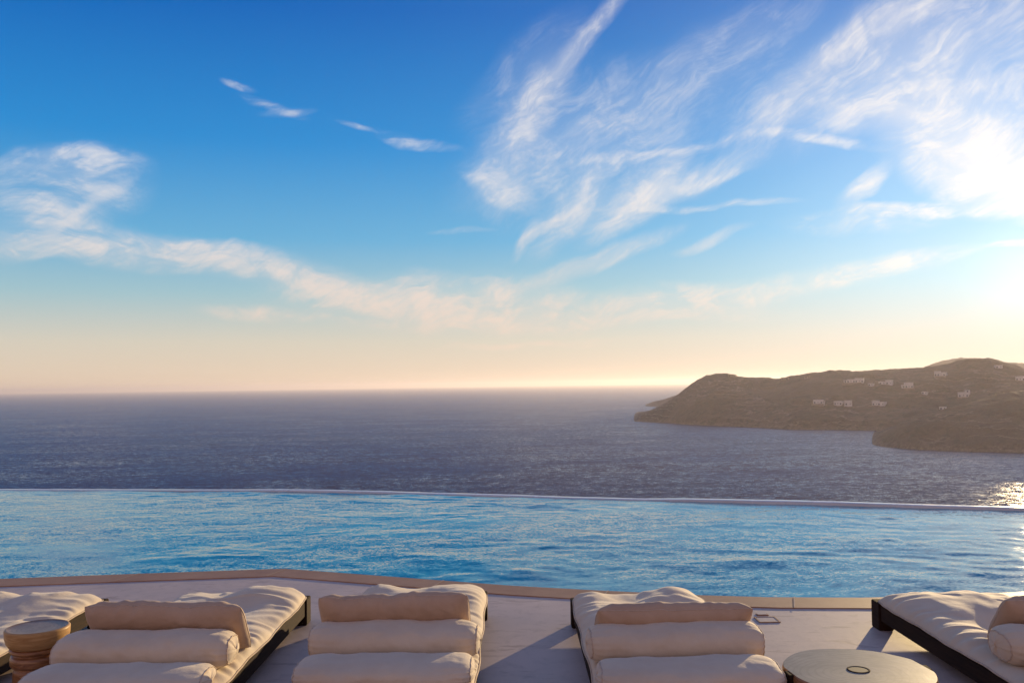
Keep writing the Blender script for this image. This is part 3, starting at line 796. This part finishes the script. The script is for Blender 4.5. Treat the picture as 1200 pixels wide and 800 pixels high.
# small stray wisps
stroke("lump", 280, 101, -5, 18, 4, .6)
stroke('lump', 335, 128, 4, 30, 6, .38)
stroke('flat', 320, 122, -20, 36, 6, .4)
stroke('lump', 420, 147, -14, 24, 3.5, .8)
stroke('flat', 485, 165, -14, 50, 8, .6)
stroke('flat', 540, 270, 5, 36, 4, .7)
stroke('fan', 850, 60, 30, 120, 40, .3)
stroke('fan', 620, 90, 40, 90, 40, .3)
thr = {'left': (.30, .74), 'fan': (.33, .74), 'steep': (.33, .74), 'lump': (.33, .70), 'flat': (.28, .72)}
fr = n.new('ShaderNodeVectorRotate', {'Vector': aw, 'Angle': R(-27)}, rotation_type='Z_AXIS')
fil = n.mr(n.noise(n.vm('MULTIPLY', fr, (.5, 3.4, 1)), 1., 5, .6, .3, dim='2D'), .30, .68, .62, 1.25)
patchy = n.m('MULTIPLY', patchy, fil)
dens = None
for k, cv in cover.items():
    a_ = n.mr(fields[k], thr[k][0], thr[k][1])
    e_ = n.m('MULTIPLY', cv, n.m('ADD', n.m('MULTIPLY', n.m('MULTIPLY', a_, patchy), 1.2), {'left': .20, 'fan': .36, 'steep': .30, 'lump': .18, 'flat': .05}[k]))
    dens = e_ if dens is None else n.m('ADD', dens, e_)
# soft shoulder so that overlapping strands never turn into a flat white sheet
dens = n.m('SUBTRACT', 1., n.m('POWER', 2.718, n.m('MULTIPLY', dens, -1.05)))
dens = n.m('MULTIPLY', dens, .94, clamp=True)
dens = n.m('MULTIPLY', dens, n.mr(sp.outputs[1], .0, .3))
sd = Vector((math.sin(SUN_AZ)*math.cos(SUN_EL), math.cos(SUN_AZ)*math.cos(SUN_EL), math.sin(SUN_EL)))
dot = n.vm('DOT_PRODUCT', d, tuple(sd), out=1)
dotc = n.m('MAXIMUM', dot, 0.)
g1 = n.m('POWER', dotc, 14.); g2 = n.m('POWER', dotc, 34.); g3 = n.m('POWER', dotc, 700.)
# the low air dims the aureole towards the horizon
thin = n.mr(el, -.5, 7., .30, 1.)
g1 = n.m('MULTIPLY', g1, thin); g2 = n.m('MULTIPLY', g2, thin)
# sky colour
skyc = sky.outputs[0]
hs = n.new('ShaderNodeHueSaturation', {'Hue': .5, 'Saturation': .7, 'Value': 1., 'Color': skyc})
def scol(r, g, b): return (r/SKY, g/SKY, b/SKY, 1)
glow = n.mix(1., n.vm('SCALE', (1.0, .92, .83), scale=n.m('MULTIPLY', g2, .24/SKY)), n.vm('SCALE', (1.0, .93, .78), scale=n.m('MULTIPLY', g3, .20/SKY)), 'ADD')
def lin(r, g, b):
    return tuple(((v/255+.055)/1.055)**2.4 if v > 10 else v/255/12.92 for v in (r, g, b))
def ramp_el(stops, top):
    return n.ramp(n.m('DIVIDE', el, top, clamp=True), [(e/top, lin(*c)) for e, c in stops])
front = ramp_el([(0, (236, 208, 178)), (2.8, (216, 208, 190)), (5.8, (160, 196, 206)), (9.2, (102, 174, 216)), (15, (38, 140, 210)), (23, (0, 100, 186)), (45, (62, 96, 150)), (90, (105, 115, 150))], 90.)
back = ramp_el([(0, (205, 168, 160)), (10, (222, 184, 178)), (22, (190, 170, 185)), (45, (120, 130, 175)), (90, (120, 132, 170))], 90.)
grad = n.mix(n.mr(sp.outputs[1], -.1, .35), back, front)
grad = n.vm('SCALE', grad, scale=1/SKY)
base = n.mix(1., n.mix(.99, hs, grad), n.vm('SCALE', (.30, .76, 1.0), scale=n.m('MULTIPLY', n.m('POWER', dotc, 5.), .07/SKY)), 'ADD')
base = n.mix(1., base, glow, 'ADD')
low = n.mr(el, 0., 14.)
ccol = n.mix(low, scol(.86, .66, .52), scol(.80, .78, .80))
ccol = n.mix(n.m('MULTIPLY', g1, .6), ccol, scol(1.1, 1.0, .9))
ccol = n.mix(1., ccol, glow, 'ADD')
base = n.mix(1., base, n.vm('SCALE', (.85, .92, 1.0), scale=n.m('MULTIPLY', g1, .15/SKY)), 'ADD')
final = n.mix(dens, base, ccol)
t.links.new(final, bg.inputs['Color']); t.links.new(bg.outputs[0], wo.inputs['Surface'])
w.cycles.sampling_method = 'MANUAL'; w.cycles.sample_map_resolution = 512

# ------------------------------------------------------------------ sun
sl = bpy.data.lights.new('sun', 'SUN'); sl.energy = 5.0; sl.angle = R(.6); sl.color = (1.0, .73, .38)
so = bpy.data.objects.new('sun', sl); C.objects.link(so); so.rotation_euler = sd.to_track_quat('Z', 'Y').to_euler(); so.location = (0, 0, 60)

# ------------------------------------------------------------------ render
scn.render.engine = 'CYCLES'
scn.cycles.volume_bounces = 0; scn.cycles.max_bounces = 6; scn.cycles.diffuse_bounces = 3; scn.cycles.glossy_bounces = 3
scn.cycles.sample_clamp_indirect = 4; scn.cycles.sample_clamp_direct = 12
scn.view_settings.view_transform = 'Standard'; scn.view_settings.look = 'None'; scn.view_settings.gamma = 1
scn.view_settings.use_curve_mapping = False
scn.view_settings.exposure = 0.3
